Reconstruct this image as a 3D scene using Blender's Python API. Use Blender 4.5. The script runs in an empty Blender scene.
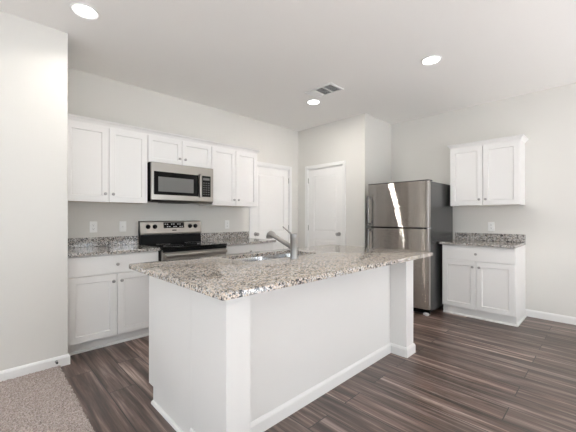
import bpy, bmesh, math, random
from mathutils import Vector, Matrix
R = math.radians
S = bpy.context.scene
C = S.collection
PI = math.pi

# ------------------------------------------------------------------ camera
cam = bpy.data.cameras.new('camera')
cam.sensor_width = 36.0
cam.lens = 313.63 / 576 * 36.0
cam.shift_y = 1.5 / 576
cam.clip_start = 0.02
CAM = bpy.data.objects.new('camera', cam); C.objects.link(CAM)
CAM.location = (0, 0, 1.2273); CAM.rotation_euler = (R(90), 0, R(-44.35))
S.camera = CAM

# ------------------------------------------------------------------ light, world, exposure
S.view_settings.view_transform = 'Standard'
S.view_settings.look = 'None'
S.view_settings.gamma = 1
S.view_settings.use_curve_mapping = False
S.view_settings.exposure = 0.32
S.cycles.diffuse_bounces = 12
S.cycles.max_bounces = 14
S.cycles.sample_clamp_indirect = 6.0
W = bpy.data.worlds.new('daylight'); S.world = W; W.use_nodes = True
bg = W.node_tree.nodes['Background']
bg.inputs[0].default_value = (0.80, 0.90, 1.0, 1); bg.inputs[1].default_value = 3.0

H = 2.769          # ceiling
YR = 3.886         # range wall
XF = 4.862         # fridge wall
XP, YP = 4.052, 2.520    # pantry corner
XS, YS = 0.518, 3.165    # end of the bare wall
YB, XB = -3.2, -3.0      # walls behind the camera

def area_light(name, loc, rot, sx, sy, power, col):
    l = bpy.data.lights.new(name, 'AREA'); l.shape = 'RECTANGLE'; l.size = sx; l.size_y = sy
    l.energy = power; l.color = col
    o = bpy.data.objects.new(name, l); C.objects.link(o); o.location = loc; o.rotation_euler = rot
    return o
# openings in the wall behind the camera (x0,x1,z0,z1) and in the left wall (y0,y1,z0,z1)
WIN_BACK = [(-2.2, -0.35, 0.5, 2.3), (1.93, 2.48, 0.5, 2.2), (2.9, 3.75, 0.1, 2.2)]
WIN_LEFT = [(-1.4, 1.8, 0.6, 2.3)]  # unseen window, added to light the faces turned that way
TILT = 50          # window lamps tipped up as added fill for the ceiling
OFF = 0.06 + 0.9*math.sin(R(TILT))
for (a, b, c, d), p in zip(WIN_BACK, (1.5, 12, 34)):
    area_light('window_daylight', ((a+b)/2, YB-OFF, (c+d)/2), (R(90+TILT), 0, 0), b-a+.5, d-c+.4, p*2.2, (0.89, 0.95, 1.0))
for (a, b, c, d) in WIN_LEFT:
    area_light('window_daylight', (XB-OFF, (a+b)/2, (c+d)/2), (R(90+TILT), 0, R(-90)), b-a+.5, d-c+.4, 10*2.2, (.93, 0.97, 1.0))
sun = bpy.data.lights.new('sun', 'SUN'); sun.energy = 82.0; sun.angle = R(1); sun.color = (.82, .91, 1.0)
SUN = bpy.data.objects.new('sun', sun); C.objects.link(SUN); SUN.rotation_euler = (R(46), 0, R(-4))   # added sun: its patch on the floor behind the viewer bounces up as fill
DOWNLIGHT_POWER = 8.0

# ------------------------------------------------------------------ helpers
def obj(name, bm, mat, parent=None, smooth=False, loc=None):
    me = bpy.data.meshes.new(name)
    bmesh.ops.recalc_face_normals(bm, faces=bm.faces[:])
    bm.to_mesh(me); bm.free()
    me.materials.append(mat)
    if smooth:
        for p in me.polygons: p.use_smooth = True
        try: me.set_sharp_from_angle(angle=R(40))
        except Exception: pass
    o = bpy.data.objects.new(name, me); C.objects.link(o)
    if parent: o.parent = parent
    if loc: o.location = loc
    return o
def tag(o, label=None, cat=None, group=None, kind=None):
    if label: o['label'] = label
    if cat: o['category'] = cat
    if group: o['group'] = group
    if kind: o['kind'] = kind
    return o
def thing(name, label, cat, loc=(0, 0, 0), rz=0, group=None, parent=None):
    o = bpy.data.objects.new(name, None); C.objects.link(o)
    o.empty_display_size = 0.05
    o.location = loc; o.rotation_euler = (0, 0, rz)
    return tag(o, label, cat, group)
def struct(name, bm, mat, label=None, parent=None, smooth=False):
    o = obj(name, bm, mat, parent, smooth)
    if not parent: tag(o, label, None, None, 'structure')
    return o
def copy_tree(o, parent=None, linked=True):
    c = o.copy(); C.objects.link(c)
    if parent: c.parent = parent
    for ch in list(o.children): copy_tree(ch, c)
    return c
def NB(): return bmesh.new()
def box(bm, x0, x1, y0, y1, z0, z1, bev=0.0, seg=2):
    x0, x1 = min(x0, x1), max(x0, x1); y0, y1 = min(y0, y1), max(y0, y1); z0, z1 = min(z0, z1), max(z0, z1)
    v = [bm.verts.new(p) for p in ((x0,y0,z0),(x1,y0,z0),(x1,y1,z0),(x0,y1,z0),(x0,y0,z1),(x1,y0,z1),(x1,y1,z1),(x0,y1,z1))]
    f = [bm.faces.new([v[i] for i in q]) for q in ((3,2,1,0),(4,5,6,7),(0,1,5,4),(1,2,6,5),(2,3,7,6),(3,0,4,7))]
    if bev > 0:
        es = list({e for ff in f for e in ff.edges})
        bmesh.ops.bevel(bm, geom=es, offset=bev, segments=seg, affect='EDGES', profile=0.5)
    return bm
def lathe(bm, prof, origin, axis, n=20):
    """prof: list of (radius, distance along axis)"""
    ax = Vector(axis).normalized(); up = Vector((0,0,1)) if abs(ax.z) < .9 else Vector((1,0,0))
    u = ax.cross(up).normalized(); w = ax.cross(u).normalized(); o = Vector(origin)
    rings = []
    for r, t in prof:
        if r < 1e-6: rings.append([bm.verts.new(o+ax*t)])
        else: rings.append([bm.verts.new(o+ax*t+(u*math.cos(2*PI*k/n)+w*math.sin(2*PI*k/n))*r) for k in range(n)])
    for a, b in zip(rings, rings[1:]):
        for k in range(n):
            j = (k+1) % n
            if len(a) == 1 and len(b) == 1: continue
            if len(a) == 1: bm.faces.new((a[0], b[k], b[j]))
            elif len(b) == 1: bm.faces.new((a[k], a[j], b[0]))
            else: bm.faces.new((a[k], a[j], b[j], b[k]))
    return bm
def tube(bm, pts, rad, n=12):
    pts = [Vector(p) for p in pts]
    if not hasattr(rad, '__len__'): rad = [rad]*len(pts)
    rings = []; prev = None
    for i, p in enumerate(pts):
        t = (pts[min(i+1, len(pts)-1)]-pts[max(i-1, 0)]).normalized()
        if prev is None:
            ref = Vector((0,0,1)) if abs(t.z) < .9 else Vector((1,0,0)); u = t.cross(ref).normalized()
        else: u = (prev - t*prev.dot(t)).normalized()
        prev = u; w = t.cross(u)
        rings.append([bm.verts.new(p+(u*math.cos(2*PI*k/n)+w*math.sin(2*PI*k/n))*rad[i]) for k in range(n)])
    for a, b in zip(rings, rings[1:]):
        for k in range(n): bm.faces.new((a[k], a[(k+1)%n], b[(k+1)%n], b[k]))
    bm.faces.new(rings[0][::-1]); bm.faces.new(rings[-1])
    return bm
def prism(bm, poly, axis, a, b):
    """extrude a 2D polygon along axis 'x','y' or 'z'. poly coords fill the other two axes in order"""
    def P(q, t):
        return {'x': (t, q[0], q[1]), 'y': (q[0], t, q[1]), 'z': (q[0], q[1], t)}[axis]
    A = [bm.verts.new(P(q, a)) for q in poly]; B = [bm.verts.new(P(q, b)) for q in poly]
    n = len(poly)
    for k in range(n): bm.faces.new((A[k], A[(k+1)%n], B[(k+1)%n], B[k]))
    bm.faces.new(A[::-1]); bm.faces.new(B)
    return bm
def sweep_profile(bm, path, prof):
    """mitred moulding: path = list of (x,y) corners, prof = list of (offset to the right of travel, z)"""
    n = len(path); rings = []
    for i in range(n):
        p = Vector(path[i])
        d0 = (Vector(path[i])-Vector(path[i-1])).normalized() if i else None
        d1 = (Vector(path[i+1])-Vector(path[i])).normalized() if i < n-1 else None
        if d0 is None: m = Vector((d1.y, -d1.x))
        elif d1 is None: m = Vector((d0.y, -d0.x))
        else:
            n0 = Vector((d0.y, -d0.x)); n1 = Vector((d1.y, -d1.x)); m = (n0+n1).normalized(); m = m / max(m.dot(n0), .2)
        rings.append([bm.verts.new((p.x+m.x*o, p.y+m.y*o, z)) for o, z in prof])
    k = len(prof)
    for a, b in zip(rings, rings[1:]):
        for i in range(k): bm.faces.new((a[i], a[(i+1)%k], b[(i+1)%k], b[i]))
    bm.faces.new(rings[0]); bm.faces.new(rings[-1][::-1])
    return bm
def panel_front(bm, x0, x1, z0, z1, y, t, rail, depth=0.009, bev=0.002):
    """shaker leaf: front at y (towards -y), thickness t, recessed field"""
    v = [bm.verts.new(p) for p in ((x0,y,z0),(x1,y,z0),(x1,y+t,z0),(x0,y+t,z0),(x0,y,z1),(x1,y,z1),(x1,y+t,z1),(x0,y+t,z1))]
    F = [bm.faces.new([v[i] for i in q]) for q in ((3,2,1,0),(4,5,6,7),(0,1,5,4),(1,2,6,5),(2,3,7,6),(3,0,4,7))]
    front = F[2]
    outer = list({e for ff in F for e in ff.edges})
    bm.normal_update()
    if rail:
        bmesh.ops.inset_region(bm, faces=[front], thickness=rail, use_even_offset=True)
        bmesh.ops.inset_region(bm, faces=[front], thickness=0.005, use_even_offset=True)
        for vv in front.verts: vv.co.y += depth
    bmesh.ops.bevel(bm, geom=[e for e in outer if e.is_valid], offset=bev, segments=2, affect='EDGES', profile=0.5)
    return bm

# ------------------------------------------------------------------ materials
def mat(name, col=(.8,.8,.8), rough=.5, metal=0.0, spec=.5, coat=0.0, emis=None, estr=0):
    m = bpy.data.materials.new(name); m.use_nodes = True
    b = m.node_tree.nodes['Principled BSDF']
    b.inputs['Base Color'].default_value = (*col, 1); b.inputs['Roughness'].default_value = rough
    b.inputs['Metallic'].default_value = metal; b.inputs['Specular IOR Level'].default_value = spec
    b.inputs['Coat Weight'].default_value = coat
    if emis: b.inputs['Emission Color'].default_value = (*emis, 1); b.inputs['Emission Strength'].default_value = estr
    return m
class N:
    def __init__(s, m): s.m = m; s.t = m.node_tree; s.b = s.t.nodes['Principled BSDF']
    def n(s, typ, **kw):
        x = s.t.nodes.new(typ)
        for k, v in kw.items():
            if k in x.inputs: x.inputs[k].default_value = v
            else: setattr(x, k, v)
        return x
    def l(s, a, b): s.t.links.new(a, b)
    def coord(s, scale=(1,1,1), rot=(0,0,0), loc=(0,0,0)):
        tc = s.n('ShaderNodeTexCoord'); mp = s.n('ShaderNodeMapping')
        mp.inputs['Scale'].default_value = scale; mp.inputs['Rotation'].default_value = rot; mp.inputs['Location'].default_value = loc
        s.l(tc.outputs['Object'], mp.inputs['Vector']); return mp.outputs['Vector']
    def ramp(s, fac, stops, interp='LINEAR'):
        r = s.n('ShaderNodeValToRGB'); cr = r.color_ramp; cr.interpolation = interp
        while len(cr.elements) < len(stops): cr.elements.new(.5)
        for e, (p, c) in zip(cr.elements, stops): e.position = p; e.color = (*c, 1) if len(c) == 3 else c
        s.l(fac, r.inputs['Fac']); return r.outputs['Color']
    def mix(s, fac, a, b, mode='MIX'):
        x = s.n('ShaderNodeMix'); x.data_type = 'RGBA'; x.blend_type = mode
        for sock, v in ((x.inputs[0], fac), (x.inputs[6], a), (x.inputs[7], b)):
            if hasattr(v, 'is_linked'): s.l(v, sock)
            elif isinstance(v, (int, float)): sock.default_value = v
            else: sock.default_value = (*v, 1)
        return x.outputs[2]
    def bump(s, h, strength, dist=.01):
        b = s.n('ShaderNodeBump'); b.inputs['Strength'].default_value = strength; b.inputs['Distance'].default_value = dist
        s.l(h, b.inputs['Height']); s.l(b.outputs['Normal'], s.b.inputs['Normal'])

def paint(name, col, rough, texture=.06):
    m = mat(name, col, rough, spec=.3); k = N(m)
    nz = k.n('ShaderNodeTexNoise', Scale=180.0, Detail=2.0); k.l(k.coord(), nz.inputs['Vector'])
    k.bump(nz.outputs['Fac'], texture, .003)
    return m
M_WALL = paint('wall_paint', (.68, .665, .628), .55)
M_CEIL = paint('ceiling_paint', (.86, .845, .82), .8, .12)
M_TRIM = mat('trim_paint', (.79, .785, .77), .35, spec=.4)
M_CAB = mat('cabinet_paint', (.765, .755, .737), .32, spec=.45)
M_DOOR = mat('door_paint', (.83, .82, .80), .38, spec=.4)
M_PLATE = mat('plate_plastic', (.84, .84, .82), .3)
M_SLOT = mat('slot_dark', (.05, .05, .05), .5)
M_NICKEL = mat('satin_nickel', (.39, .38, .365), .33, 1.0)
M_CHROME = mat('chrome', (.72, .72, .72), .12, 1.0)
M_STEEL_SINK = mat('sink_steel', (.62, .62, .62), .22, 1.0)
M_BLACKGLASS = mat('black_glass', (.005, .005, .005), .06, spec=.13)
M_BLACKPL = mat('black_plastic', (.004, .004, .0045), .35, spec=.1)
M_DARKGREY = mat('grey_glass', (.15, .15, .145), .12, spec=.5)
M_FRIDGESIDE = mat('fridge_side', (.060, .060, .060), .25, 0.4, spec=.7)
M_LENS = mat('light_lens', (1, 1, 1), .5, emis=(1, .98, .95), estr=11)
M_GREYTXT = mat('panel_print', (.5, .5, .5), .5)
M_WOODPLY = mat('cabinet_underside', (.62, .50, .36), .55)
M_WHITEPL = mat('white_plastic', (.75, .75, .75), .4)
M_GRILLE = mat('vent_grey', (.27, .27, .27), .5)
M_GLASS = mat('window_glass', (1, 1, 1), 0.0)
M_GLASS.node_tree.nodes['Principled BSDF'].inputs['Transmission Weight'].default_value = 1.0
M_GLASS.node_tree.nodes['Principled BSDF'].inputs['IOR'].default_value = 1.02

def brushed(name, col, rough, sc, bump=.03):
    m = mat(name, col, rough, 1.0); k = N(m)
    nz = k.n('ShaderNodeTexNoise', Scale=1.0, Detail=3.0); k.l(k.coord(sc), nz.inputs['Vector'])
    rr = k.n('ShaderNodeMapRange'); rr.inputs['To Min'].default_value = rough-.05; rr.inputs['To Max'].default_value = rough+.08
    k.l(nz.outputs['Fac'], rr.inputs['Value']); k.l(rr.outputs['Result'], k.b.inputs['Roughness'])
    return m
M_STEEL = brushed('brushed_steel', (.34, .32, .295), .30, (3, 3, 40), .0)
M_STEELF = mat('fridge_steel', (.49, .46, .43), .055, 1.0)
_k = N(M_STEELF)                      # fine horizontal brushing: the grain tips the normal up and down
_w1 = _k.n('ShaderNodeTexWhiteNoise'); _k.l(_k.coord((900, 900, 2600)), _w1.inputs['Vector'])
_sp = _k.n('ShaderNodeSeparateColor'); _k.l(_w1.outputs['Color'], _sp.inputs[0])
_d = _k.n('ShaderNodeMath', operation='SUBTRACT'); _k.l(_sp.outputs[0], _d.inputs[0]); _k.l(_sp.outputs[1], _d.inputs[1])
_d2 = _k.n('ShaderNodeMath', operation='MULTIPLY'); _k.l(_d.outputs[0], _d2.inputs[0]); _d2.inputs[1].default_value = .8
_cx = _k.n('ShaderNodeCombineXYZ'); _k.l(_d2.outputs[0], _cx.inputs[2])
_ge = _k.n('ShaderNodeNewGeometry'); _va = _k.n('ShaderNodeVectorMath', operation='ADD'); _k.l(_ge.outputs['Normal'], _va.inputs[0]); _k.l(_cx.outputs[0], _va.inputs[1])
_vn = _k.n('ShaderNodeVectorMath', operation='NORMALIZE'); _k.l(_va.outputs[0], _vn.inputs[0]); _k.l(_vn.outputs[0], _k.b.inputs['Normal'])
M_HANDLE = mat('handle_steel', (.20, .195, .19), .25, 1.0)

def granite(name, tanc, tant, darkt):
    m = mat(name, (.5,.48,.45), .09, spec=.55); k = N(m)
    co = k.coord()
    nd = k.n('ShaderNodeTexNoise', Scale=60.0, Detail=3.0); k.l(co, nd.inputs['Vector'])
    vm = k.n('ShaderNodeVectorMath', operation='MULTIPLY_ADD'); k.l(nd.outputs['Color'], vm.inputs[0]); vm.inputs[1].default_value = (.012,.012,.012); k.l(co, vm.inputs[2])
    def vor(scale):
        v = k.n('ShaderNodeTexVoronoi', Scale=scale); k.l(vm.outputs[0], v.inputs['Vector'])
        s = k.n('ShaderNodeSeparateColor'); k.l(v.outputs['Color'], s.inputs[0]); return s.outputs
    a = vor(86.0); b = vor(165.0)
    base = k.ramp(a[0], [(0, (.60,.585,.57)), (.30, (.52,.46,.40)), (.50, (.36,.345,.33)), (.66, (.60,.59,.575)), (.82, (.10,.095,.095))], 'CONSTANT')
    dark = k.ramp(b[1], [(0, (0,0,0)), (darkt, (1,1,1))], 'CONSTANT')
    tan = k.ramp(b[0], [(0, (0,0,0)), (tant, (1,1,1))], 'CONSTANT')
    big = k.n('ShaderNodeTexNoise', Scale=22.0, Detail=2.0); k.l(co, big.inputs['Vector'])
    msk = k.ramp(big.outputs['Fac'], [(.38, (.5,.5,.5)), (.58, (1,1,1))])
    c = k.mix(tan, base, tanc)
    dm = k.mix(1.0, dark, msk, 'MULTIPLY')
    c = k.mix(dm, c, (.025,.025,.028))
    k.l(c, k.b.inputs['Base Color'])
    return m
M_GRANITE = granite('granite', (.50,.445,.39), .72, .60)
M_GRANITE_WARMLIT = granite('granite_warmlit', (.64,.54,.44), .58, .67)  # same granite; warm reflected light on the island top put into its colour

def planks():
    m = mat('vinyl_planks', (.1,.07,.06), .33, spec=1.0); k = N(m)
    co = k.coord((1,1,1), (0,0,R(90)), (0,-.096,0))
    br = k.n('ShaderNodeTexBrick'); k.l(co, br.inputs['Vector'])
    br.offset = .37; br.offset_frequency = 2; br.squash = 1.0
    for key, v in (('Scale',1.0),('Mortar Size',.0032),('Mortar Smooth',.2),('Bias',0.0),('Brick Width',1.22),('Row Height',.18)): br.inputs[key].default_value = v
    br.inputs['Color1'].default_value = (0,0,0,1); br.inputs['Color2'].default_value = (1,1,1,1); br.inputs['Mortar'].default_value = (.5,.5,.5,1)
    # per-plank shift for the grain
    vm = k.n('ShaderNodeVectorMath', operation='MULTIPLY_ADD'); k.l(br.outputs['Color'], vm.inputs[0]); vm.inputs[1].default_value = (9.7, 5.3, 3.1); k.l(co, vm.inputs[2])
    mp = k.n('ShaderNodeMapping'); mp.inputs['Scale'].default_value = (1.1, 19, 1); k.l(vm.outputs[0], mp.inputs['Vector'])
    g1 = k.n('ShaderNodeTexNoise', Scale=1.0, Detail=5.0, Roughness=.62, Distortion=.5); k.l(mp.outputs[0], g1.inputs['Vector'])
    mp2 = k.n('ShaderNodeMapping'); mp2.inputs['Scale'].default_value = (3.0, 95, 1); k.l(vm.outputs[0], mp2.inputs['Vector'])
    g2 = k.n('ShaderNodeTexNoise', Scale=1.0, Detail=3.0); k.l(mp2.outputs[0], g2.inputs['Vector'])
    c = k.ramp(g1.outputs['Fac'], [(.30, (.010,.0045,.003)), (.42, (.058,.031,.022)), (.54, (.150,.098,.078)), (.70, (.37,.29,.25))])
    tone = k.ramp(br.outputs['Color'], [(0, (.72,.70,.70)), (.5, (1.0,1.0,1.0)), (1, (1.35,1.33,1.34))])
    c = k.mix(1.0, c, tone, 'MULTIPLY')
    fine = k.ramp(g2.outputs['Fac'], [(.35, (.66,.65,.65)), (.65, (1.22,1.22,1.22))])
    c = k.mix(1.0, c, fine, 'MULTIPLY')
    c = k.mix(br.outputs['Fac'], c, (.010,.008,.007))
    k.l(c, k.b.inputs['Base Color'])
    rr = k.n('ShaderNodeMapRange'); rr.inputs['To Min'].default_value = .26; rr.inputs['To Max'].default_value = .46
    k.l(g2.outputs['Fac'], rr.inputs['Value']); k.l(rr.outputs['Result'], k.b.inputs['Roughness'])
    hh = k.mix(br.outputs['Fac'], g2.outputs['Fac'], (0,0,0)); k.bump(hh, .12, .002)
    return m
M_FLOOR = planks()
def carpetm():
    m = mat('carpet_pile', (.3,.26,.24), .95, spec=.1); k = N(m); co = k.coord()
    a = k.n('ShaderNodeTexNoise', Scale=120.0, Detail=3.0, Roughness=.7); k.l(co, a.inputs['Vector'])
    c = k.ramp(a.outputs['Fac'], [(.32, (.22,.18,.165)), (.5, (.43,.37,.34)), (.68, (.64,.57,.53))])
    k.l(c, k.b.inputs['Base Color']); k.bump(a.outputs['Fac'], .8, .006)
    return m
M_CARPET = carpetm()

# ------------------------------------------------------------------ the room shell
bm = NB(); box(bm, 0.46, XF+.1, -.75, YR+.1, -.1, 0); struct('floor', bm, M_FLOOR, 'dark brown wood-look plank floor')
bm = NB(); box(bm, XB-.12, 0.46, YB-.12, YR+.1, -.1, -.004); box(bm, .46, XF+.1, YB-.12, -.75, -.1, .006); struct('floor_carpet_base', bm, M_CARPET, 'floor under the carpet')  # carpet behind the viewer is unseen, added to bounce light onto the ceiling
bm = NB(); box(bm, XB-.12, XF+.1, YB-.12, YR+.1, H, H+.1); struct('ceiling', bm, M_CEIL, 'flat off-white ceiling')
bm = NB(); box(bm, XB, XS, YS, YR+.1, 0, H, .003); struct('wall_left', bm, M_WALL, 'bare off-white wall block in the left foreground')
def wall_open_x(bm, x0, x1, y0, y1, ops, h=H):      # wall running along x with openings
    xs = x0
    for (a, b, c, d) in sorted(ops):
        box(bm, xs, a, y0, y1, 0, h)
        if c > 0: box(bm, a, b, y0, y1, 0, c)
        if d < h: box(bm, a, b, y0, y1, d, h)
        xs = b
    box(bm, xs, x1, y0, y1, 0, h)
def wall_open_y(bm, x0, x1, y0, y1, ops, h=H):
    ys = y0
    for (a, b, c, d) in sorted(ops):
        box(bm, x0, x1, ys, a, 0, h)
        if c > 0: box(bm, x0, x1, a, b, 0, c)
        if d < h: box(bm, x0, x1, a, b, d, h)
        ys = b
    box(bm, x0, x1, ys, y1, 0, h)
D1 = (3.005, 3.830)     # opening in the range wall
D2 = (2.905, 3.655)     # opening in the pantry wall (y)
DH = 2.062
bm = NB(); wall_open_x(bm, XS, XP+.1, YR, YR+.1, [(D1[0], D1[1], 0, DH)]); struct('wall_back', bm, M_WALL, 'off-white wall behind the range')
bm = NB(); wall_open_y(bm, XP, XP+.1, YP, YR, [(D2[0], D2[1], 0, DH)]); box(bm, XP+.1, XF, YP, YP+.1, 0, H)
struct('wall_pantry', bm, M_WALL, 'off-white boxed-out wall beside the refrigerator')
bm = NB(); box(bm, XF, XF+.1, YB-.12, YP+.1, 0, H); struct('wall_right', bm, M_WALL, 'off-white wall behind the refrigerator')
bm = NB(); wall_open_x(bm, XB-.12, XF, YB-.12, YB, WIN_BACK); struct('wall_front', bm, M_WALL, 'wall with windows behind the viewer')
bm = NB(); wall_open_y(bm, XB-.12, XB, YB, YR+.1, WIN_LEFT); struct('wall_side', bm, M_WALL, 'far side wall of the living area')
# windows behind the viewer: frame and glass
wi = 1
for (a, b, c, d) in WIN_BACK:
    w = thing('window_%d' % wi, None, None); tag(w, kind='structure'); wi += 1
    bm = NB(); t = .05; y0, y1 = YB-.05, YB-.01
    box(bm, a, a+t, y0, y1, c, d); box(bm, b-t, b, y0, y1, c, d); box(bm, a+t, b-t, y0, y1, c, c+t); box(bm, a+t, b-t, y0, y1, d-t, d)
    if b-a > 1: box(bm, (a+b)/2-.03, (a+b)/2+.03, y0, y1, c+t, d-t)
    obj('window_frame', bm, M_TRIM, w)
for (a, b, c, d) in WIN_LEFT:
    w = thing('window_%d' % wi, None, None); tag(w, kind='structure'); wi += 1
    bm = NB(); t = .05; x0, x1 = XB-.05, XB-.01
    box(bm, x0, x1, a, a+t, c, d); box(bm, x0, x1, b-t, b, c, d); box(bm, x0, x1, a+t, b-t, c, c+t); box(bm, x0, x1, a+t, b-t, d-t, d)
    box(bm, x0, x1, (a+b)/2-.03, (a+b)/2+.03, c+t, d-t)
    obj('window_frame', bm, M_TRIM, w)
# baseboards: path is walked with the wall on the left, moulding grows to the right
BBP = [(0, 0), (.014, 0), (.014, .066), (.009, .078), (.004, .084), (0, .086)]
def baseboard(name, path, label):
    bm = NB(); sweep_profile(bm, path, BBP); return struct(name, bm, M_TRIM, label)
baseboard('baseboard_left', [(XB, YS), (XS, YS), (XS, YS+.095)], 'white baseboard along the bare left wall')
baseboard('baseboard_right', [(XF, .726), (XF, YB)], 'white baseboard along the right wall')
baseboard('baseboard_pantry', [(XP, D2[0]-.062), (XP, YP), (4.6, YP)], 'white baseboard round the boxed-out wall')
# carpet: fine tufted pile in the living area
random.seed(4)
bm = NB()
xs = [XB, -1.6, -.7]; x = -.6
while x < .452: xs.append(x); x += .0075
xs.append(.458)
ys = [YB, 0.0, 1.1]; y = 1.2
while y < YS-.018: ys.append(y); y += .0075
ys.append(YS-.015)
g = [[None]*len(ys) for _ in xs]
for i, xx in enumerate(xs):
    for j, yy in enumerate(ys):
        jx = jy = 0; z = .011
        if 2 < i and 2 < j: z = .006 + random.random()*.010; jx = random.uniform(-.003, .003) if i < len(xs)-1 else random.uniform(-.008, .006); jy = random.uniform(-.003, .002) if j < len(ys)-1 else 0
        g[i][j] = bm.verts.new((xx+jx, yy+jy, z))
for i in range(len(xs)-1):
    for j in range(len(ys)-1): bm.faces.new((g[i][j], g[i+1][j], g[i+1][j+1], g[i][j+1]))
edge = [g[-1][j] for j in range(len(ys))]; low = [bm.verts.new((v.co.x+.002, v.co.y, -.003)) for v in edge]
for j in range(len(ys)-1): bm.faces.new((edge[j], low[j], low[j+1], edge[j+1]))
carpet = obj('carpet', bm, M_CARPET); tag(carpet, 'beige-grey cut pile carpet at the bottom left of the room', 'carpet', None, 'stuff')

# ------------------------------------------------------------------ interior doors
def hinge(parent, x, y, z):
    bm = NB(); tube(bm, [(x, y, z-.045), (x, y, z+.045)], .006, 8); obj('hinge', bm, M_NICKEL, parent, True)
def interior_door(name, origin, rz, w, knob_right, label, casing_left=True):
    """local: opening from x=0..w, wall face at y=0, room at -y"""
    d = bpy.data.objects.new(name, None); C.objects.link(d); d.location = origin; d.rotation_euler = (0, 0, rz); d.empty_display_size = .05
    tag(d, label, None, None, 'structure')
    bm = NB(); g = .004; y0 = .006
    # slab with two moulded panels
    zs = [.012, .23, .86, 1.00, 1.93, DH-.016-g]; st = .115
    slab = NB(); X0, X1 = .018+g, w-.018-g
    box(slab, X0, X1, y0+.010, y0+.036, .012, DH-.018-g)
    box(slab, X0, X0+st, y0, y0+.010, .012, DH-.018-g); box(slab, X1-st, X1, y0, y0+.010, .012, DH-.018-g)
    for a, b in ((.012, .23), (.86, 1.0), (1.925, DH-.018-g)): box(slab, X0+st, X1-st, y0, y0+.010, a, b)
    for a, b in ((.23, .86), (1.0, 1.925)):
        i = .032; v0 = [(X0+st, y0+.010, a), (X1-st, y0+.010, a), (X1-st, y0+.010, b), (X0+st, y0+.010, b)]
        v1 = [(X0+st+i, y0+.003, a+i), (X1-st-i, y0+.003, a+i), (X1-st-i, y0+.003, b-i), (X0+st+i, y0+.003, b-i)]
        A = [slab.verts.new(p) for p in v0]; B = [slab.verts.new(p) for p in v1]
        for q in range(4): slab.faces.new((A[q], A[(q+1)%4], B[(q+1)%4], B[q]))
        slab.faces.new(B)
    obj('door_slab', slab, M_DOOR, d)
    jm = NB(); box(jm, 0, .018, -.002, .1, 0, DH); box(jm, w-.018, w, -.002, .1, 0, DH); box(jm, .018, w-.018, -.002, .1, DH-.018, DH)
    obj('door_jamb', jm, M_TRIM, d)
    cs = NB(); cw = .057
    for a, b, c, e in ((-cw+.006, .006, 0, DH+cw-.006), (w-.006, w+cw-.006, 0, DH+cw-.006), (.006, w-.006, DH-.006, DH+cw-.006)):
        box(cs, a, b, -.016, -.002, c, e, .004)
    obj('door_casing', cs, M_TRIM, d)
    kx = w-.018-.065 if knob_right else .018+.065
    kb = NB(); lathe(kb, [(0,0),(.032,0),(.032,.006),(.014,.012),(.012,.034),(.022,.042),(.028,.054),(.026,.066),(.014,.073),(0,.074)], (kx, y0, .965), (0,-1,0)); obj('door_knob', kb, M_NICKEL, d, True)
    hx = .018 if knob_right else w-.018
    for z in (.25, 1.05, 1.86): hinge(d, hx, -.002, z)
    return d
interior_door('door_1', (D1[0], YR, 0), 0, D1[1]-D1[0], False, 'white two-panel door on the range wall')
interior_door('door_2', (XP, D2[1], 0), R(-90), D2[1]-D2[0], True, 'white two-panel pantry door beside the refrigerator')

# ------------------------------------------------------------------ cabinets  (local: x along the front, front at y=0, wall towards +y)
kb = NB(); lathe(kb, [(0,0),(.0085,0),(.0065,.004),(.006,.012),(.0135,.017),(.0155,.021),(.0145,.026),(.008,.0285),(0,.029)], (0,0,0), (0,-1,0), 18)
_k = obj('knob', kb, M_NICKEL, None, True); KNOB = _k.data; bpy.data.objects.remove(_k)
def knob(parent, x, y, z):
    o = bpy.data.objects.new('knob', KNOB); C.objects.link(o); o.parent = parent; o.location = (x, y, z); return o
def leaf(name, parent, x0, x1, z0, z1, rail, kx, kz, t=.019):
    bm = NB(); panel_front(bm, x0, x1, z0, z1, -t, t-.0005, rail); o = obj(name, bm, M_CAB, parent); knob(o, kx, -t, kz); return o
def wall_cabinet(label, origin, rz, w, depth, z0, z1, group, knob_up=.084, top_gap=.008, rail=.058, fill_left=0):
    t = thing('wall_cabinet', label, 'cabinet', origin, rz, group)
    bm = NB(); box(bm, -fill_left, w, 0, depth, z0+.012, z1+.012, .0015)
    # recessed bottom: sides and face frame run lower than the bottom board
    box(bm, 0, .016, 0, depth, z0, z0+.012); box(bm, w-.016, w, 0, depth, z0, z0+.012); box(bm, .016, w-.016, 0, .018, z0, z0+.012)
    obj('cabinet_body', bm, M_CAB, t)
    bm = NB(); box(bm, .017, w-.017, .019, depth-.002, z0+.008, z0+.0121); obj('bottom_board', bm, M_WOODPLY, t)
    g = .0025; m = .004
    leaf('door', t, m, w/2-g, z0+.003, z1-top_gap, rail, w/2-.036, z0+knob_up)
    leaf('door', t, w/2+g, w-m, z0+.003, z1-top_gap, rail, w/2+.036, z0+knob_up)
    return t
YU = 3.571; DU = YR-YU-.001
UB, UT = 1.382, 2.147
GRW = 'white cabinets hung on the range wall'
wall_cabinet('white two-door wall cabinet left of the microwave, against the bare wall', (.543, YU, 0), 0, .769, DU, UB, UT, GRW, fill_left=.0245)
wall_cabinet('short white two-door cabinet directly above the microwave', (1.312, YU, 0), 0, .795, DU, 1.842, UT, GRW, knob_up=.075, rail=.05)
wall_cabinet('white two-door wall cabinet right of the microwave, beside the door', (2.107, YU, 0), 0, .747, DU, UB, UT, GRW)
CRP = [(-.02, UT+.008), (.005, UT+.008), (.007, UT+.014), (.016, UT+.030), (.030, UT+.042), (.034, UT+.046), (.034, UT+.056), (-.02, UT+.056)]
bm = NB(); sweep_profile(bm, [(XS+.002, YU), (2.854, YU), (2.854, YR-.002)], CRP)
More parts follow.
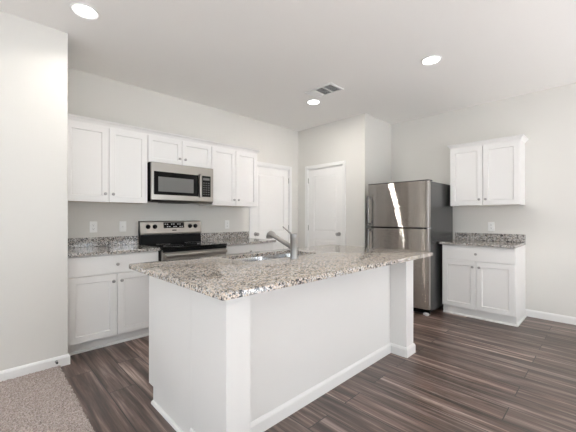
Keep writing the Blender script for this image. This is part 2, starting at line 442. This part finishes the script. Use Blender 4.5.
tag(obj('crown_molding', bm, M_CAB), 'long white crown molding along the tops of the range wall cabinets', 'molding')
XU = 4.56
wall_cabinet('white two-door wall cabinet right of the refrigerator', (XU, 1.506, 0), R(-90), .775, XF-XU-.001, UB, UT, None, knob_up=.075)
bm = NB(); sweep_profile(bm, [(XF-.002, 1.506), (XU, 1.506), (XU, .731), (XF-.002, .731)], [(o, z) for o, z in CRP])
tag(obj('crown_molding', bm, M_CAB), 'short white crown molding on top of the cabinet right of the refrigerator', 'molding')

def base_cabinet(label, origin, rz, w, depth, toe, shoe_path, drawers=1, group=None, hh=.884):
    t = thing('base_cabinet', label, 'cabinet', origin, rz, group)
    bm = NB(); prism(bm, [(0, .105), (depth, .105), (depth, hh), (0, hh)], 'x', 0, w)
    box(bm, 0, w, toe, depth, 0, .105)
    obj('cabinet_body', bm, M_CAB, t)
    m = .004; g = .0025
    bm = NB(); panel_front(bm, m, w-m, .702, hh-.012, -.019, .0185, 0); dr = obj('drawer', bm, M_CAB, t); knob(dr, w/2, -.019, .785)
    leaf('door', t, m, w/2-g, .112, .694, .058, w/2-.036, .628)
    leaf('door', t, w/2+g, w-m, .112, .694, .058, w/2+.036, .628)
    bm = NB(); sweep_profile(bm, shoe_path, [(0, 0), (.016, 0), (.0155, .008), (.012, .014), (.006, .018), (0, .019)]); obj('shoe_molding', bm, M_TRIM, t)
    return t
YF0 = 3.290; DB = YR-YF0-.001
base_cabinet('white base cabinet left of the range, drawer over two doors', (.530, YF0, 0), 0, .790, DB, .07, [(0, .07), (.79, .07)], group='white base cabinets on the range wall')
base_cabinet('white base cabinet right of the range', (2.100, YF0, 0), 0, .815, DB, .07, [(0, .07), (.815, .07)], group='white base cabinets on the range wall')
XB0 = 4.280
base_cabinet('white base cabinet right of the refrigerator, drawer over two doors', (XB0, 1.509, 0), R(-90), .781, XF-XB0-.001, .035, [(0, .035), (.781, .035), (.781, XF-XB0-.002)])

# ------------------------------------------------------------------ granite worktops
ZT = .914
def worktop(label, origin, rz, w, depth, splash=True, splash_x=None):
    """local: front edge at y=0, back at y=depth"""
    t = thing('countertop', label, 'countertop', origin, rz, None)
    bm = NB(); box(bm, 0, w, 0, depth, ZT-.03, ZT, .004); obj('slab', bm, M_GRANITE, t)
    bm = NB(); box(bm, 0, w, depth-.02, depth, ZT, ZT+.10, .003); obj('backsplash', bm, M_GRANITE, t)
    return t
worktop('speckled granite countertop with backsplash, left of the range', (XS+.001, 3.241, 0), 0, 1.322-XS-.001, YR-3.241-.001)
worktop('speckled granite countertop with backsplash, right of the range', (2.098, 3.241, 0), 0, .842, YR-3.241-.001)
worktop('speckled granite countertop with backsplash, right of the refrigerator', (4.232, 1.536, 0), R(-90), .809, XF-4.232-.001)

# ------------------------------------------------------------------ island
IX0, IX1 = .815, 2.810
isl = thing('kitchen_island', 'white panelled kitchen island base under the large granite top', 'island', (1.81, 1.7, 0))
L = Vector((-1.81, -1.7, 0))
def ib(*boxes, bev=0):
    bm = NB()
    for b_ in boxes: box(bm, *b_, bev)
    bmesh.ops.translate(bm, verts=bm.verts[:], vec=L); return bm
zt = ZT-.03
Yk0, Yk1, Yc = 1.395, 1.588, 2.187
# left end panel with the toe notch cut out of it
bm = NB(); prism(bm, [(Yk1, 0), (Yc-.075, 0), (Yc-.075, .105), (Yc, .105), (Yc, zt), (Yk1, zt)], 'x', IX0, IX0+.018)
bmesh.ops.translate(bm, verts=bm.verts[:], vec=L); obj('end_panel', bm, M_CAB, isl)
bm = NB(); prism(bm, [(Yk1, 0), (Yc-.075, 0), (Yc-.075, .105), (Yc, .105), (Yc, zt), (Yk1, zt)], 'x', IX1-.018, IX1)
bmesh.ops.translate(bm, verts=bm.verts[:], vec=L); obj('end_panel', bm, M_CAB, isl)
obj('cabinet_front', ib((IX0+.018, IX1-.018, Yc-.02, Yc-.002, .105, zt), (IX0+.018, IX1-.018, Yc-.093, Yc-.076, 0, .105), (IX0+.018, IX1-.018, Yk1, Yc-.02, .105, .12)), M_CAB, isl)
obj('back_panel', ib((IX0+.14, IX1-.14, Yk0, Yk1-.001, 0, zt)), M_CAB, isl)
for a, b in ((IX0-.001, IX0+.139), (IX1-.142, IX1)):
    obj('end_post', ib((a, b, 1.243, Yk1-.0015, 0, zt), bev=.002), M_CAB, isl)
bm = NB(); sweep_profile(bm, [(IX0+.139, Yk0+.001), (IX1-.142, Yk0+.001)], BBP); bmesh.ops.translate(bm, verts=bm.verts[:], vec=L); obj('baseboard', bm, M_TRIM, isl)
for a, b in ((IX0-.001, IX0+.139), (IX1-.142, IX1)):
    path = [(a, Yk1-.002), (a, 1.243), (b, 1.243), (b, Yk1-.002)] if a > 1.5 else [(a, Yk1-.002), (a, 1.243), (b, 1.243), (b, Yk0+.001)]
    if a > 1.5: path = [(a, Yk0), (a, 1.243), (b, 1.243), (b, Yk1-.002)]
    bm = NB(); sweep_profile(bm, path, BBP); bmesh.ops.translate(bm, verts=bm.verts[:], vec=L); obj('post_base', bm, M_TRIM, isl)
SHP = [(0, 0), (.016, 0), (.0155, .008), (.012, .014), (.006, .018), (0, .019)]
bm = NB(); sweep_profile(bm, [(IX0, Yc-.075), (IX0, Yk1)], SHP); bmesh.ops.translate(bm, verts=bm.verts[:], vec=L); obj('shoe_molding', bm, M_TRIM, isl)

# island worktop with the sink cut-out
CX0, CX1, CY0, CY1 = .710, 2.912, 1.107, 2.269
SX0, SX1, SY0, SY1 = 1.335, 2.115, 1.775, 2.155
def rrect(x0, x1, y0, y1, r, n=5):
    pts = []
    for cx, cy, a0 in ((x1-r, y0+r, -90), (x1-r, y1-r, 0), (x0+r, y1-r, 90), (x0+r, y0+r, 180)):
        for k in range(n+1):
            a = R(a0+90*k/n); pts.append((cx+r*math.cos(a), cy+r*math.sin(a)))
    return pts
def slab_with_hole(bm, outer, hole, z0, z1, e=.004):
    """outer and hole: rounded rectangles with the same point count, both counter-clockwise"""
    n = len(outer)
    cx = sum(p[0] for p in outer)/n; cy = sum(p[1] for p in outer)/n
    def ring(pts, z, s=0, c=None):
        out = []
        for (x, y) in pts:
            out.append(bm.verts.new((x - math.copysign(s, x-c[0]) if s else x, y - math.copysign(s, y-c[1]) if s else y, z)))
        return out
    hx = sum(p[0] for p in hole)/n; hy = sum(p[1] for p in hole)/n
    O = [ring(outer, z0), ring(outer, z1-e), ring(outer, z1-e*.3, e*.3, (cx, cy)), ring(outer, z1, e, (cx, cy))]
    I = [ring(hole, z1, -e, (hx, hy)), ring(hole, z1-e), ring(hole, z0)]
    seq = O + I + [O[0]]
    for a, b in zip(seq, seq[1:]):
        for k in range(n): bm.faces.new((a[k], a[(k+1)%n], b[(k+1)%n], b[k]))
top = thing('island_countertop', 'large speckled granite top of the kitchen island with sink cut-out', 'countertop', (1.81, 1.69, zt))
bm = NB(); slab_with_hole(bm, rrect(CX0, CX1, CY0, CY1, .012), rrect(SX0, SX1, SY0, SY1, .05), zt, ZT)
bmesh.ops.translate(bm, verts=bm.verts[:], vec=(-1.81, -1.69, -zt)); obj('slab', bm, M_GRANITE_WARMLIT, top, True)

# sink
snk = thing('kitchen_sink', 'stainless steel double-bowl sink set in the island countertop', 'sink', ((SX0+SX1)/2, (SY0+SY1)/2, zt-.2))
def sl(bm): bmesh.ops.translate(bm, verts=bm.verts[:], vec=(-(SX0+SX1)/2, -(SY0+SY1)/2, -(zt-.2))); return bm
xm = SX0+.44
for a, b in ((SX0-.006, xm-.009), (xm+.009, SX1+.006)):
    bm = NB(); y0, y1 = SY0-.006, SY1+.006; rings = []
    for ins, r, z in ((0, .055, zt-.001), (.004, .055, zt-.03), (.008, .055, zt-.16), (.02, .05, zt-.188), (.05, .04, zt-.195)):
        rings.append([bm.verts.new((x, y, z)) for x, y in rrect(a+ins, b-ins, y0+ins, y1-ins, r)])
    for p, q in zip(rings, rings[1:]):
        n = len(p)
        for k in range(n): bm.faces.new((p[k], p[(k+1)%n], q[(k+1)%n], q[k]))
    bm.faces.new(rings[-1])
    bowl = obj('bowl', sl(bm), M_STEEL_SINK, snk, True)
    bm = NB(); lathe(bm, [(0, .003), (.03, .003), (.042, .005), (.045, .001), (.045, -.003)], ((a+b)/2, (y0+y1)/2, zt-.195), (0, 0, 1)); obj('drain', sl(bm), M_CHROME, bowl, True)
bm = NB(); box(bm, xm-.012, xm+.012, SY0-.004, SY1+.004, zt-.05, zt-.012, .006); obj('divider', sl(bm), M_STEEL_SINK, snk)

# faucet
FX, FY = 1.700, 1.675
fau = thing('kitchen_faucet', 'brushed nickel single-lever pull-out faucet behind the island sink', 'faucet', (FX, FY, ZT))
bm = NB(); lathe(bm, [(0, 0), (.032, 0), (.032, .006), (.0285, .009), (.028, .150), (.029, .152), (.029, .186), (.024, .191), (0, .192)], (0,0,0), (0,0,1), 28); obj('faucet_body', bm, M_NICKEL, fau, True)
bm = NB(); p0 = Vector((0, .012, .082)); p1 = Vector((0, .262, .178)); d = (p1-p0)
tube(bm, [p0, p0+d*.2, p0+d*.8, p0+d*.9], [.020, .0185, .0185, .019], 20); sp = obj('spout', bm, M_NICKEL, fau, True)
bm = NB(); h0 = p0+d*.86
tube(bm, [h0, h0+d*.08, h0+d*.14+Vector((0,0,.000)), h0+d*.18+Vector((0,.004,-.012)), h0+d*.2+Vector((0,.006,-.032)), h0+d*.2+Vector((0,.006,-.044))], [.021, .027, .0285, .0285, .0275, .024], 20); obj('spray_head', bm, M_NICKEL, fau, True)
bm = NB(); tube(bm, [(0, .004, .176), (0, .035, .193), (0, .115, .238), (0, .122, .241)], [.008, .0062, .0055, .0045], 12); obj('lever', bm, M_NICKEL, fau, True)

# ------------------------------------------------------------------ range
RX0, RX1 = 1.325, 2.095; RW = RX1-RX0
rg = thing('kitchen_range', 'freestanding stainless steel and black electric range under the microwave', 'range', (RX0, 3.205, 0))
RD = YR-3.205-.003
bm = NB(); box(bm, 0, RW, .03, RD, .06, .895, .003); obj('range_body', bm, M_BLACKPL, rg)
bm = NB(); box(bm, 0, RW, -.022, RD-.07, .897, .917, .005, 3); ct = obj('cooktop', bm, M_BLACKGLASS, rg)
for x, y, r in ((.19,.15,.105), (.57,.15,.085), (.19,.42,.075), (.57,.42,.105)):
    bm = NB(); lathe(bm, [(r-.004, .0), (r, .0), (r, .0006), (r-.004, .0006), (r-.004, .0)], (x, y, .9168), (0,0,1), 40); obj('burner_ring', bm, M_GREYTXT, ct)
bm = NB(); prism(bm, [(RD-.085, .897), (RD, .897), (RD, 1.183), (RD-.045, 1.183), (RD-.072, 1.03), (RD-.072, .99)], 'x', 0, RW)
bgd = obj('backguard', bm, M_BLACKPL, rg)
# stainless control fascia on the sloping front
def on_slope(s, off):   # s: 0 bottom .. 1 top of the fascia
    y = RD-.072+(.027*s); z = 1.03+.153*s; n = Vector((0, -.153, .027)).normalized(); return Vector((0, y, z))+n*off
bm = NB(); q = [on_slope(-.06, 0), on_slope(1.0, 0), on_slope(1.0, .012), on_slope(.9, .016), on_slope(.05, .016), on_slope(-.06, .010)]
prism(bm, [(v.y, v.z) for v in q], 'x', -.003, RW+.003); fa = obj('control_fascia', bm, M_STEEL, bgd)
def slope_plate(x0, x1, s0, s1, off, th, m, name, par):
    bm = NB(); a, b, c, e = on_slope(s0, off), on_slope(s1, off), on_slope(s1, off+th), on_slope(s0, off+th)
    prism(bm, [(v.y, v.z) for v in (a, b, c, e)], 'x', x0, x1); return obj(name, bm, m, par)
disp = slope_plate(.27, .535, .42, .88, .0155, .002, M_BLACKGLASS, 'display', bgd)
for i in range(9):
    for j in range(2): slope_plate(.285+i*.027, .300+i*.027, .50+j*.2, .56+j*.2, .0172, .0005, M_GREYTXT, 'display_marks', disp) if (i+j) % 3 else None
slope_plate(.375, .43, .20, .28, .0155, .001, M_BLACKPL, 'badge', bgd)
nrm = Vector((0, -.153, .027)).normalized()
for x in (.085, .165, .615, .69):
    bm = NB(); lathe(bm, [(0,-.001),(.027,-.001),(.027,.004),(.022,.006),(.020,.026),(.017,.029),(0,.029)], on_slope(.55, .016)+Vector((x,0,0)), nrm, 24)
    p = on_slope(.55, .016)+Vector((x,0,0))+nrm*.03
    box(bm, p.x-.004, p.x+.004, p.y-.004, p.y+.006, p.z-.018, p.z+.018)
    obj('knob', bm, M_BLACKPL, bgd, True)
bm = NB(); box(bm, .004, RW-.004, -.012, .03, .235, .888, .006); od = obj('oven_door', bm, M_STEEL, rg)
bm = NB(); box(bm, .10, RW-.10, -.0135, -.0122, .36, .72); obj('oven_window', bm, M_BLACKGLASS, od)
bm = NB(); box(bm, .004, RW-.004, -.0165, -.011, .865, .893); obj('black_band', bm, M_BLACKPL, od)
bm = NB(); box(bm, .02, RW-.02, -.068, -.046, .816, .852, .009, 3)
for x in (.035, RW-.035): box(bm, x-.014, x+.014, -.05, -.011, .822, .846, .003)
obj('handle', bm, M_STEEL, od, True)
bm = NB(); box(bm, .004, RW-.004, -.008, .03, .075, .228, .006); obj('storage_drawer', bm, M_STEEL, rg)
for x in (.05, RW-.05):
    for y in (.09, RD-.08):
        bm = NB(); lathe(bm, [(0,0),(.018,0),(.018,.012),(.01,.016),(.01,.07),(0,.07)], (x, y, 0), (0,0,1)); obj('foot', bm, M_BLACKPL, rg)

# ------------------------------------------------------------------ microwave
mw = thing('microwave', 'stainless steel over-the-range microwave with black door window', 'microwave', (1.326, 3.490, 1.41))
MWW, MWH, MWD = .768, .431, YR-3.490-.002
bm = NB(); prism(bm, [(.03, 0), (MWD, 0), (MWD, MWH), (.03, MWH)], 'x', 0, MWW)
obj('microwave_body', bm, M_BLACKPL, mw)
bm = NB(); box(bm, 0, MWW, 0, .03, .012, MWH, .005); obj('front_frame', bm, M_STEEL, mw)
bm = NB(); box(bm, .028, .562, -.004, .001, .072, .330, .003); dr = obj('door', bm, M_BLACKGLASS, mw)
bm = NB(); box(bm, .075, .495, -.0055, -.0038, .108, .272, .0006); obj('window', bm, M_DARKGREY, dr)
bm = NB(); box(bm, .564, .594, -.036, -.014, .06, .345, .008, 3)
for z in (.08, .325): box(bm, .568, .590, -.018, .002, z-.014, z+.014)
obj('handle', bm, M_STEEL, dr, True)
bm = NB(); box(bm, .604, .728, -.004, .001, .072, .330, .003); cp = obj('control_panel', bm, M_BLACKGLASS, mw)
for i in range(3):
    for j in range(6):
        bm = NB(); box(bm, .622+i*.033, .645+i*.033, -.0048, -.0038, .095+j*.028, .108+j*.028); obj('button', bm, M_SLOT, cp)
bm = NB(); box(bm, .622, .711, -.0048, -.0038, .275, .305); obj('display', bm, M_DARKGREY, cp)
bm = NB(); prism(bm, [(.002, .012), (.05, .012), (.05, -.012), (.03, -.012)], 'x', .004, MWW-.004); box(bm, .02, MWW-.02, .05, MWD-.03, -.006, .0)
obj('bottom_grille', bm, M_STEEL, mw)
bm = NB(); box(bm, .17, .50, .09, .25, -.012, -.005); obj('filter', bm, M_BLACKPL, mw)

# ------------------------------------------------------------------ refrigerator  (local: x to the right as seen, front y=0)
FW = .846; FT = 1.695; FD = 4.80-3.926
fr = thing('refrigerator', 'stainless steel top-freezer refrigerator with dark grey sides', 'refrigerator', (3.926, 2.395, 0), R(-90))
bm = NB(); box(bm, .004, FW-.004, .075, FD, .045, FT-.012, .006); obj('fridge_body', bm, M_FRIDGESIDE, fr)
def fridge_door(name, z0, z1):
    bm = NB(); n = 40; pts = []
    for k in range(n+1):
        u = k/n; x = FW*u; yy = .0142*(2*u-1)**2
        if k in (0, n): yy += .004
        pts.append((x, yy))
    poly = [(FW, .068)] + [(0, .068)] + pts
    prism(bm, poly, 'z', z0, z1); return obj(name, bm, M_STEELF, fr, True)
fd = fridge_door('freezer_door', 1.103, FT-.008); rd = fridge_door('fridge_door', .085, 1.083)
for door, z0, z1 in ((fd, 1.112, 1.53), (rd, .62, 1.072)):
    bm = NB(); box(bm, .018, .040, -.048, -.028, z0, z1, .007, 3)
    for z in (z0+.02, z1-.02): box(bm, .020, .038, -.032, .012, z-.015, z+.015, .003)
    obj('handle', bm, M_HANDLE, door, True)
bm = NB(); box(bm, .012, FW-.012, .068, .076, .09, FT-.02); obj('gasket', bm, M_BLACKPL, fr)
bm = NB(); box(bm, .0, FW, .012, .13, FT-.009, FT+.003, .003); obj('top_trim', bm, M_BLACKPL, fr)
bm = NB(); box(bm, FW-.03, FW-.003, .02, .1, 1.084, 1.102, .003); obj('middle_hinge', bm, M_CHROME, fr)
bm = NB(); box(bm, .01, FW-.01, .06, .09, .022, .084, .003); obj('toe_grille', bm, M_BLACKPL, fr)
for x in (.06, FW-.045):
    bm = NB(); box(bm, x-.03, x+.03, .02, .10, .010, .035, .006); lathe(bm, [(0,0),(.024,0),(.024,.012),(.012,.014),(0,.014)], (x, .06, 0), (0,0,1)); obj('foot', bm, M_WHITEPL, fr)
for x in (.06, FW-.06):
    bm = NB(); lathe(bm, [(0,-.012),(.023,-.012),(.023,.012),(0,.012)], (x, FD-.08, .023), (1,0,0)); box(bm, x-.012, x+.012, FD-.1, FD-.06, .03, .05); obj('roller', bm, M_BLACKPL, fr)

# ------------------------------------------------------------------ wall plates
def plate(kind, label, loc, rz, group=None):
    t = thing('wall_outlet' if kind == 'outlet' else 'light_switch', label, 'outlet' if kind == 'outlet' else 'switch', loc, rz, group)
    bm = NB(); box(bm, -.037, .037, -.006, 0, -.060, .060, .003); pl = obj('cover_plate', bm, M_PLATE, t)
    if kind == 'outlet':
        for z in (-.021, .021):
            bm = NB(); lathe(bm, [(0,.0005),(.0165,.0005),(.0165,.0022),(0,.0022)], (0, -.006, z), (0,-1,0)); rc = obj('socket', bm, M_PLATE, t)
            bm = NB(); box(bm, -.0075, -.0055, -.0088, -.0080, z-.002, z+.008); box(bm, .0055, .0075, -.0088, -.0080, z-.002, z+.008); box(bm, -.003, .003, -.0088, -.0080, z-.011, z-.006); obj('slots', bm, M_SLOT, rc)
    else:
        bm = NB(); box(bm, -.006, .006, -.0075, -.005, -.013, .013); prism(bm, [(-.0075, -.006), (-.019, .004), (-.019, .008), (-.0075, .006)], 'x', -.004, .004); obj('toggle', bm, M_PLATE, t)
    return t
GO = 'white outlets over the range wall counters'
plate('outlet', 'white duplex outlet above the left granite counter, nearer the bare wall', (.863, YR, 1.125), 0, GO)
plate('switch', 'white switch plate on the wall just left of the range', (1.155, YR, 1.125), 0)
plate('outlet', 'white outlet on the wall just right of the range', (2.557, YR, 1.125), 0, GO)
plate('outlet', 'white outlet above the granite backsplash right of the refrigerator', (XF, 1.096, 1.107), R(-90))
# little fitting on the left baseboard
t = thing('door_stop', 'small metal fitting on the white baseboard near the end of the left wall', 'door stop', (.437, YS-.0145, .052))
bm = NB(); lathe(bm, [(0,0),(.011,0),(.011,.003),(.005,.005),(.005,.03),(0,.03)], (0,0,0), (0,-1,0)); obj('base', bm, M_NICKEL, t, True)
bm = NB(); lathe(bm, [(0,.0299),(.008,.0299),(.008,.04),(0,.041)], (0,0,0), (0,-1,0)); obj('tip', bm, M_SLOT, t, True)

# ------------------------------------------------------------------ ceiling lights and vent
def downlight(loc, label):
    t = thing('recessed_light', label, 'ceiling light', loc, 0, 'recessed ceiling lights')
    bm = NB(); lathe(bm, [(.070, 0), (.073, -.004), (.086, -.010), (.094, -.006), (.096, 0)], (0,0,0), (0,0,1), 40); obj('trim_ring', bm, M_TRIM, t, True)
    bm = NB(); lathe(bm, [(0, -.0055), (.060, -.005), (.0745, -.003), (.0745, -.0005), (0, -.0005)], (0,0,0), (0,0,1), 36); obj('lens', bm, M_LENS, t, True)
    return t
d0 = downlight((.553, 2.735, H), 'bright recessed ceiling light above the end of the bare left wall')
spots = [((3.150, 1.216, H), 'bright recessed ceiling light nearest the right wall'), ((3.17, 2.755, H), 'bright recessed ceiling light beside the square air vent')]
for loc, lb in spots:
    c = copy_tree(d0); c.location = loc; c['label'] = lb
for loc in [d0.location[:]] + [s_[0] for s_ in spots]:
    l = bpy.data.lights.new('lamp_glow', 'AREA'); l.shape = 'DISK'; l.size = .13; l.energy = DOWNLIGHT_POWER * (.4 if loc[0] < 1 else .7 if loc[1] < 2 else 1.25); l.color = (1, .95, .89); l.spread = R(140 if loc[0] < 1 else 180)
    o = bpy.data.objects.new('lamp_glow', l); C.objects.link(o); o.location = (loc[0], loc[1], H-.014)
vt = thing('air_vent', 'white rectangular ceiling air vent with grey louvers', 'vent', (2.975, 2.425, H))
bm = NB(); hx, hy = .126, .206
for a in (box,):
    box(bm, -hx, hx, -hy, -hy+.026, -.012, 0, .003); box(bm, -hx, hx, hy-.026, hy, -.012, 0, .003)
    box(bm, -hx, -hx+.026, -hy+.026, hy-.026, -.012, 0, .003); box(bm, hx-.026, hx, -hy+.026, hy-.026, -.012, 0, .003)
    for y in (-.063, .063): box(bm, -hx+.026, hx-.026, y-.008, y+.008, -.011, 0, .002)
obj('frame', bm, M_TRIM, vt)
bm = NB(); box(bm, -.11, .11, -.19, .19, -.002, -.0005); obj('duct_back', bm, M_GRILLE, vt)
for (y0, y1, ang, m) in ((-.178, -.073, 38, M_WHITEPL), (-.053, .053, 38, M_WHITEPL), (.073, .178, -38, M_WHITEPL)):
    bm = NB(); y = y0+.010
    while y < y1:
        dy, dz = .006*math.cos(R(ang)), .006*math.sin(R(ang))
        prism(bm, [(y-dy, -.0062-dz), (y+dy, -.0062+dz), (y+dy, -.0054+dz), (y-dy, -.0054-dz)], 'x', -.10, .10); y += .0125
    obj('louvers', bm, m, vt)
